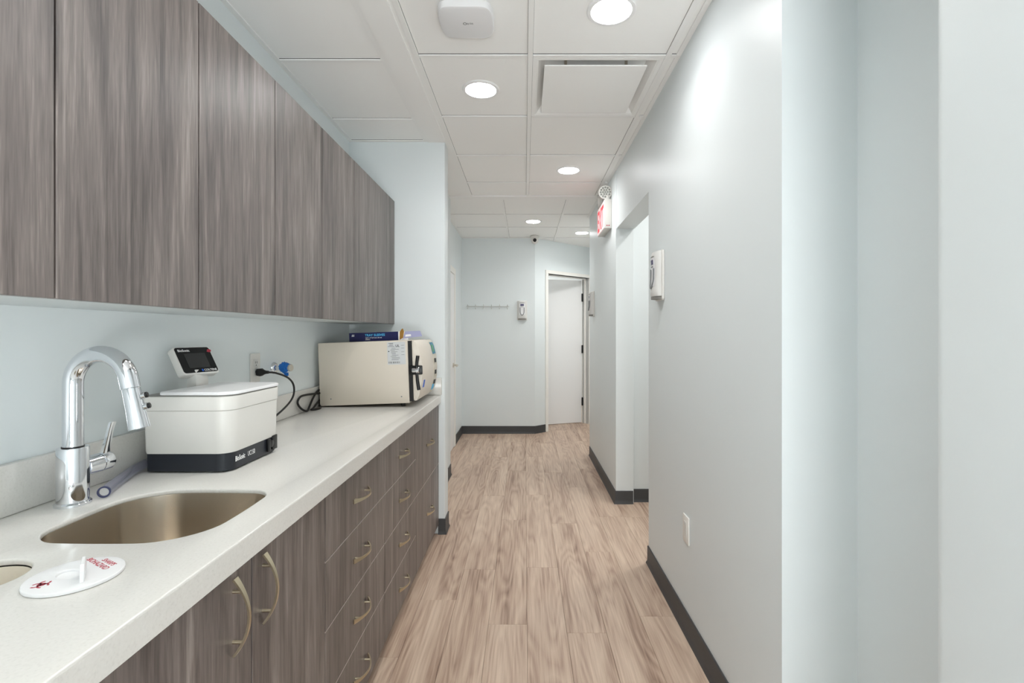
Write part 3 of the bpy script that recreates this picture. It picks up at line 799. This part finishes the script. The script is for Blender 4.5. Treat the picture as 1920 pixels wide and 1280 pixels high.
# ------------------------------------------------------------------ autoclave (tilted back a little on its front feet)
TILT = math.radians(-2.0)
au = thing('autoclave', 'cream tabletop steriliser with black bar handle at the counter end', 'autoclave', (-1.088, 2.62, CT+.006), (0, TILT, 0))
A = lambda n, bm, m, **k: obj(n, bm, m, k.pop('parent', au), **k)
AD_, AW_, AH = .476, .47, .334       # depth x, width y, height z
A('body', box(bmn(), 0, AD_, 0, AW_, .0, AH), M['offwhite'], bevel=.003)
A('front_gap', box(bmn(), AD_+.0002, AD_+.020, .006, AW_-.006, .008, AH-.004), M['black'])
prof = [(AD_+.0205, .012), (.514, .010), (.530, .040), (.545, .110), (.549, .170), (.546, .230), (.533, .295), (.520, AH-.012), (.511, AH-.002), (AD_+.0205, AH-.002)]
def fprism(y0, y1, p, ins=.0):
    return loft(bmn(), [[(x, y, z) for x, z in p] for y in (y0, y1)])
dr = A('door', fprism(.004, .330, prof), M['cream2'], bevel=.006, seg=2)
cp = A('control_panel', fprism(.335, AW_-.004, [(x-(.002 if x > .5 else 0), z) for x, z in prof]), M['beige'], bevel=.006, seg=2)
def on_front(y0, y1, z0, z1, th=.0012):
    """thin plate following the slanted front between two heights"""
    def fx(z):
        for (xa, za), (xb, zb) in zip(prof[1:], prof[2:]):
            if za <= z <= zb: return xa+(xb-xa)*(z-za)/(zb-za)
        return .53
    n = 6; f0 = []; 
    zs = [z0+(z1-z0)*i/n for i in range(n+1)]
    out = [(fx(z)-.0008, z) for z in zs]+[(fx(z)+th, z) for z in reversed(zs)]
    return loft(bmn(), [[(x, y, z) for x, z in out] for y in (y0, y1)])
A('screen', on_front(.352, .44, .245, .315), M['teal'], parent=cp)
A('sticker', on_front(.362, .40, .258, .300, .0018), M['green'], parent=cp)
A('sticker', on_front(.345, .40, .030, .062), M['cyan'], parent=cp)
for z in (.205, .135, .075): A('button', on_front(.380, .41, z-.012, z+.012, .005), M['black'], parent=cp)
A('sticker', on_front(.05, .085, .075, .115), M['bluelogo'], parent=dr)
# latch on the near side of the door
bk = A('latch_bracket', box(bmn(), AD_+.004, .552, -.014, .002, .150, .198), M['black'], bevel=.004)
A('latch_knob', lathe(bmn(), (.500, -.016, .174), (1, 0, 0), [(.011, 0), (.013, .004), (.013, .02), (.017, .022), (.017, .034), (.014, .038), (.001, .039)], 20), M['chrome'], parent=bk)
for z0, z1 in ((.182, .250), (.166, .070)):
    A('latch_bar', tube(bmn(), [(.524, -.020, z0), (.527, -.021, (z0+z1)/2), (.533, -.021, z1)], [.0075, .0085, .0095], 14), M['black'], parent=bk)
for x in (.035, .43):
    for y in (.05, AW_-.05):
        A('foot', cyl(bmn(), (x, y, -.021 if x > .2 else -.0065), (x, y, 0), .013, seg=14), M['rubber'])
for x in (.06, .435): A('screw', cyl(bmn(), (x, -.0015, .036), (x, .001, .036), .0035, seg=10), M['greyp'])
# rating label on the near side
SM = Matrix(((1, 0, 0, .368), (0, 0, -1, -.0004), (0, 1, 0, .207), (0, 0, 0, 1)))
lb = A('rating_label', prism(bmn(), rrect(0, .096, 0, .120, .003, 3), 0, .0008, SM), M['label'])
bm = bmn()
def lbx(x0, x1, y0, y1): box(bm, x0, x1, y0, y1, .0009, .0011, SM)
for i, wd in enumerate((1, .5, 1.4, .7, .5, 1.6, .6, 1.1, .5, 1.3, .6, .9, .5)):
    x = .006+i*.0048; lbx(x, x+.0019*wd, .006, .016)
for x, y in ((.0045, .068), ): lbx(x, x+.006, y, y+.005)
bm_bar = bm; A('barcode', bm_bar, M['blackp'], parent=lb)['kind'] = 'stuff'
bm = bmn()
rl = random.Random(5)
for y in [.024+.0062*i for i in range(11)]:
    x = .016+rl.uniform(0, .008); lbx(x, x+rl.uniform(.018, .045), y, y+.002)
for y in (.108, .101, .095, .112): lbx(.004+rl.uniform(0, .01), .03+rl.uniform(0, .01), y, y+.0025)
for y in (.05, .066, .085, .100): lbx(.074, .090, y, y+.0018)
A('fine_print', bm, M['greyp'], parent=lb)
A('mark', textbm('UL', .018, SM @ Matrix.Translation((.044, .093, .001)), .0001, .0003), M['blackp'], parent=lb)
# cord behind it
def onwall(pxs, X):
    out = []
    for x, y in pxs:
        Y = FPX*(-X)/(CX-x); out.append((X, Y, CAMZ-(y-CY)/FPX*Y))
    return out
c1 = [(-1.0945, 2.70, .97)]+onwall([(599, 737), (590, 738), (574, 740), (563, 744), (558, 754), (562, 763)], -1.090)
c1 += [(-1.086, 2.430, CT+.012), (-1.084, 2.462, CT+.0075), (-1.085, 2.490, CT+.028), (-1.088, 2.535, CT+.060), (-1.093, 2.60, CT+.088), (-1.0945, 2.68, CT+.10)]
inv = Matrix.Rotation(TILT, 4, 'Y').inverted() @ Matrix.Translation(-Vector((-1.088, 2.62, CT+.006)))
bm = tube(bmn(), smoothpath(c1, 7), .0052, 10)
c2 = [(-1.0945, 2.70, CT+.05), (-1.093, 2.61, CT+.030), (-1.090, 2.54, CT+.0062), (-1.084, 2.505, CT+.0056), (-1.066, 2.515, CT+.0056), (-1.061, 2.560, CT+.0058), (-1.078, 2.598, CT+.008), (-1.0945, 2.64, CT+.012), (-1.0945, 2.70, CT+.02)]
tube(bm, smoothpath(c2, 7), .0052, 10)
bmesh.ops.transform(bm, matrix=inv, verts=bm.verts)
A('power_cord', bm, M['rubber'])

# tray sleeve carton on top
tb = thing('carton', 'dark blue tray sleeve carton lying open on the cream steriliser', 'box', (-.978, 2.75, CT+.006+AH+.0055), (0, TILT, 0))
B = lambda n, bm, m, **k: obj(n, bm, m, tb, **k)
BW, BD, BH = .280, .20, .048
bm = bmn(); tk = .0012
box(bm, 0, BW, 0, BD, 0, tk); box(bm, 0, BW, 0, BD, BH-tk, BH); box(bm, 0, BW, 0, tk, tk, BH-tk); box(bm, 0, BW, BD-tk, BD, tk, BH-tk); box(bm, 0, tk, tk, BD-tk, tk, BH-tk)
B('body', bm, M['bluebox'], smooth=False)
B('edge_strip', box(bmn(), BW-.006, BW+.0004, -.0006, BD, -.0002, BH+.0004), M['whitep'], smooth=False)
bm = bmn(); bq = [(BW, .0, .002), (BW+.022, -.012, .012), (BW+.030, -.018, .046), (BW+.024, -.018, .064), (BW+.014, -.012, .058), (BW+.002, .0, .044)]
loft(bm, [bq, [(x+.001, y+.0016, z) for x, y, z in bq]]); B('side_flap', bm, M['card'])
bm = bmn(); fq = [(BW+.004, .02, .004), (BW+.103, .03, .006), (BW+.125, .14, .020), (BW+.110, .175, .044), (BW+.012, .175, .047)]
fq = [(BW+.012, .03, .008), (BW+.118, .04, .017), (BW+.098, .085, .0475), (BW+.010, .085, .0465)]
loft(bm, [fq, [(x, y+.0012, z+.0016) for x, y, z in fq]]); B('top_flap', bm, M['lilac'])
bm = bmn(); fq2 = [(BW+.022, .0435, .0165), (BW+.055, .045, .0185), (BW+.050, .061, .030), (BW+.020, .061, .029)]
loft(bm, [[(x, y-.0025, z+.001) for x, y, z in fq2], [(x, y-.0015, z+.0012) for x, y, z in fq2]]); B('flap_print', bm, M['whitep'])
TM = lambda x, z: basis((x, -.0004, z), (1, 0, 0), (0, 0, 1))
B('lettering', textbm('TRAY SLEEVES', .0178, TM(.088, .027), .0002, .0004), M['cyan'])
B('lettering', textbm('10.5" x 14" (27 mm x 36 cm)', .0078, TM(.090, .0155), .0002, .0001), M['whitep'])
B('lettering', textbm('500/Box', .0078, TM(.090, .0065), .0002, .0001), M['whitep'])
bm = bmn()
for dx in (0, .008): loft(bm, [[(.014+dx, y, .028), (.020+dx, y, .028), (.020+dx, y, .038), (.0175+dx, y, .041)] for y in (-.0008, -.0002)])
B('logo', bm, M['whitep'])

# ------------------------------------------------------------------ ceiling devices
ap = thing('access_point', 'white rounded-square wireless unit on the ceiling at the top edge', 'router', (-.225, 1.905, CEIL-.0016))
# outline: squircle with bowed front and back
def apring(s, z):
    hx, hy = .105*s, .100*s; P = []
    for i in range(64):
        a = 2*PI*i/64; c_, s_ = math.cos(a), math.sin(a)
        P.append((hx*math.copysign(abs(c_)**.28, c_), hy*math.copysign(abs(s_)**.72, s_), z))
    return P
obj('body', loft(bmn(), [apring(.93, 0), apring(1.0, -.006), apring(1.0, -.022), apring(.97, -.029), apring(.90, -.032)]), M['white2'], ap)
obj('lettering', textbm('tp-link', .017, basis((-.004, .004, -.0323), (1, 0, 0), (0, 1, 0)) @ Matrix.Rotation(PI, 4, 'X') if False else basis((.002, .002, -.0323), (1, 0, 0), (0, -1, 0)), .0002, 0, squeeze=.55), M['greyp'], ap)
bm = bmn(); lathe(bm, (-.006, -.002, -.0321), (0, 0, -1), [(.0048, 0), (.0075, 0), (.0075, .0004), (.0048, .0004)], 24, False, False)
obj('logo', bm, M['greyp'], ap)

av = thing('air_vent', 'square white plaque air vent hanging just below the ceiling by the right wall', 'vent', (.33, 2.489, CEIL))
x0, x1, y0, y1 = .0365-.33, .622-.33, 2.196-2.489, 2.782-2.489
fo = [(x0, y0), (x1, y0), (x1, y1), (x0, y1)]; c = lambda s: [(x*s, y*s) for x, y in fo]
bm = bmn()
R4 = lambda s, z: [(x*s, y*s, z) for x, y in fo]
loft(bm, [R4(1, .003), R4(1, -.002), R4(.945, -.002), R4(.91, .002), R4(.80, .04), R4(.02, .045)], False, True)
obj('housing', bm, M['grid'], av, smooth=False)
bm = bmn(); loft(bm, [[(x*.99, y*.99, .0405) for x, y in c(.5)], [(x*.99, y*.99, .040) for x, y in c(.5)]])
obj('duct_opening', bm, M['dark'], av, smooth=False)
obj('plaque', box(bmn(), -.241, .223, -.263, .206, -.021, -.015), M['grid'], av, bevel=.0015, seg=1)
for sx in (-.14, .14):
    for sy in (-.2, .2): obj('hanger', box(bmn(), sx-.006, sx+.006, sy-.004, sy+.004, -.016, .042), M['nickel'], av)

# exit sign on the right wall
XW = .685
es = thing('exit_sign', 'white exit sign with red letters and two lamp heads on the right wall', 'sign', (XW, 4.07, 2.11))
Ex = lambda n, bm, m, **k: obj(n, bm, m, k.pop('parent', es), world=True, **k)
Ex('housing', box(bmn(), XW-.056, XW-.0004, 3.885, 4.255, 2.112, 2.342), M['white'], bevel=.004)
Ex('face', box(bmn(), XW-.0585, XW-.0562, 3.893, 4.247, 2.120, 2.334), M['exitface'])
Ex('lettering', textbm('EXIT', .245, basis((XW-.0588, 4.238, 2.140), (0, -1, 0), (0, 0, 1)), .0006, .004, squeeze=.62), M['exitred'])
bm = bmn()
for x in (XW-.038, XW-.022): cyl(bm, (x, 3.8845, 2.132), (x, 3.883, 2.132), .005, seg=12)
Ex('test_button', bm, M['red'])
for yc, yd in ((3.905, -1), (4.235, -.6)):
    ax = Vector((-.12 if yd == -1 else -.95, -1 if yd == -1 else .15, -.06)).normalized()
    cpos = Vector((XW-.048 if yd == -1 else XW-.05, yc, 2.398))
    hd_ = Ex('lamp_head', lathe(bmn(), cpos-ax*.012, ax, [(.02, -.03), (.045, -.018), (.052, 0), (.053, .018), (.0525, .020), (.048, .020)], 36), M['white'])
    Ex('lens', lathe(bmn(), cpos+ax*.0085, ax, [(.0475, 0), (.0475, .001), (.001, .0012)], 32), M['lens'], parent=hd_)
    u, v = frame(ax); bm = bmn()
    for (rr, nn_) in ((.0, 1), (.018, 6), (.036, 12)):
        for i in range(nn_):
            a = 2*PI*i/nn_; q = cpos+ax*.0098+u*(rr*math.cos(a))+v*(rr*math.sin(a))
            lathe(bm, q, ax, [(.0082, 0), (.007, .0006), (.003, -.0001), (.0005, .0004)], 10)
    Ex('led_cups', bm, M['reflector'], parent=hd_)
    Ex('lamp_stem', cyl(bmn(), (XW-.028, yc, 2.3425), (XW-.032, yc, 2.372), .014), M['white'])

# dome camera
dc = thing('security_camera', 'small white dome camera with black eye at the far ceiling corner', 'camera', (.125, 6.20, CEIL))
obj('base', lathe(bmn(), (0, 0, -.0016), (0, 0, -1), [(.058, 0), (.060, .006), (.055, .020), (.045, .026)], 32), M['white'], dc)
bm = bmn(); bmesh.ops.create_uvsphere(bm, u_segments=28, v_segments=16, radius=.048, matrix=Matrix.Translation((0, -.004, -.050)))
obj('ball', bm, M['white'], dc)
fd = Vector((0, -1, -.28)).normalized()
obj('camera_lens', lathe(bmn(), Vector((0, -.004, -.048))+fd*.026, fd, [(.025, 0), (.025, .012), (.020, .020), (.010, .023), (.001, .0235)], 28), M['glossblack'], dc)

# dispensers: local frame, z up, front towards -Y, width along X
def dispenser(loc, rotz, label):
    t = thing('soap_dispenser', label, 'dispenser', loc, (0, 0, rotz), 'white and grey soap dispensers')
    P = lambda n, bm, m, **k: obj(n, bm, m, k.pop('parent', t), **k)
    P('back_plate', prism(bmn(), rrect(-.064, .064, 0, .250, .012, 4), 0, .012, Matrix(((1, 0, 0, 0), (0, 0, -1, -.0005), (0, 1, 0, 0), (0, 0, 0, 1)))), M['white'], bevel=.003)
    def sect(z, w_, d_):
        out = []
        for i in range(13):
            a = PI*i/12; out.append((w_*math.cos(a)*(1 if abs(math.cos(a)) < .9 else 1), -.013-d_*math.sin(a)**.7, z))
        return out
    hs_ = [(.020, .056, .034), (.028, .058, .038), (.060, .057, .037), (.10, .054, .032), (.15, .053, .031), (.20, .055, .034), (.232, .057, .034), (.243, .056, .028), (.247, .053, .014)]
    cv = P('cover', loft(bmn(), [sect(*h) for h in hs_]), M['lgrey'])
    def face(x0, x1, z0, z1, d_, poly=None):
        def yf(x, z):
            for (a, wa, da), (b, wb, db) in zip(hs_, hs_[1:]):
                if a <= z <= b:
                    k = (z-a)/(b-a); w_ = wa+(wb-wa)*k; dp_ = da+(db-da)*k
                    return -.013-dp_*max(0, 1-(x/w_)**2)**.35
            return -.05
        bm = bmn(); nx, nz = 6, 8; g = [[bm.verts.new((x0+(x1-x0)*i/nx, yf(x0+(x1-x0)*i/nx, z0+(z1-z0)*j/nz)-d_, z0+(z1-z0)*j/nz)) for i in range(nx+1)] for j in range(nz+1)]
        for j in range(nz):
            for i in range(nx): bm.faces.new((g[j][i], g[j][i+1], g[j+1][i+1], g[j+1][i]))
        r = bmesh.ops.solidify(bm, geom=bm.faces, thickness=-.0015) if False else None
        return bm, yf
    bm, yf = face(-.036, .036, .070, .215, .0014); P('front_panel', bm, M['white2'], parent=cv)
    bm, _ = face(-.022, .022, .180, .204, .0026); P('screen', bm, M['lcd'], parent=cv)
    bm, _ = face(-.030, .030, .2155, .2215, .0022); P('screen_hood', bm, M['grey'], parent=cv)
    bm, _ = face(-.019, .019, .166, .172, .0024); P('brand_line', bm, M['greyp'], parent=cv)
    us = []
    for i in range(15):
        a = PI*i/14-PI; x = .0255*math.cos(a); z = .150+.0 if i in (0, 14) else .118+.062*math.sin(a)*.9
        if i in (0, 14): z = .160
        us.append((x, yf(x, z)-.003, z))
    P('chevron', tube(bmn(), us, .0042, 8), M['greyp'], parent=cv)
    P('nozzle', loft(bmn(), [[(.050*math.cos(PI*i/10), -.014-.036*math.sin(PI*i/10), z) for i in range(11)] for z in (.0195, .006)]), M['grey'])
    return t
dispenser((XR, 2.497, 1.446), -PI/2, 'soap dispenser nearest the camera, on the right wall beside the doorway')
dispenser((XW, 4.90, 1.449), -PI/2, 'soap dispenser seen edge-on at the far end of the right wall')
dispenser((-.034, YF, 1.455), 0, 'soap dispenser facing the camera on the far wall by the coat hooks')

# coat rack
cr = thing('coat_rack', 'thin white rail with six hooks on the far wall', 'hooks', (-.475, YF, 1.632))
obj('rail', box(bmn(), -.275, .275, -.010, -.0005, -.0045, .0045), M['hook'], cr, bevel=.002)
for i in range(6):
    x = -.255+i*.102
    bm = tube(bmn(), smoothpath([(x, -.012, .004), (x, -.04, .012), (x, -.05, .020)], 4), .005, 8)
    tube(bm, smoothpath([(x, -.012, -.004), (x, -.022, -.028), (x, -.042, -.034), (x, -.05, -.020)], 4), .0045, 8)
    obj('hook', bm, M['hook'], cr)

# plate low on the right wall
rp = thing('wall_plate', 'small white wall plate low on the near right wall', 'outlet', (XR, 2.10, .447))
PM = Matrix(((0, 0, -1, XR-.0004), (1, 0, 0, 0), (0, 1, 0, 0), (0, 0, 0, 1)))
obj('plate', prism(bmn(), rrect(2.10-.037, 2.10+.037, .447-.058, .447+.058, .004, 3), 0, .006, PM), M['trim'], rp, world=True, bevel=.002)
obj('insert', prism(bmn(), rrect(2.10-.0165, 2.10+.0165, .447-.033, .447+.033, .002, 2), .0062, .0085, PM), M['white'], rp, world=True, bevel=.001, seg=1)
obj('led', box(bmn(), XR-.0095, XR-.0088, 2.10-.005, 2.10+.005, .472, .4745), M['label'], rp, world=True)
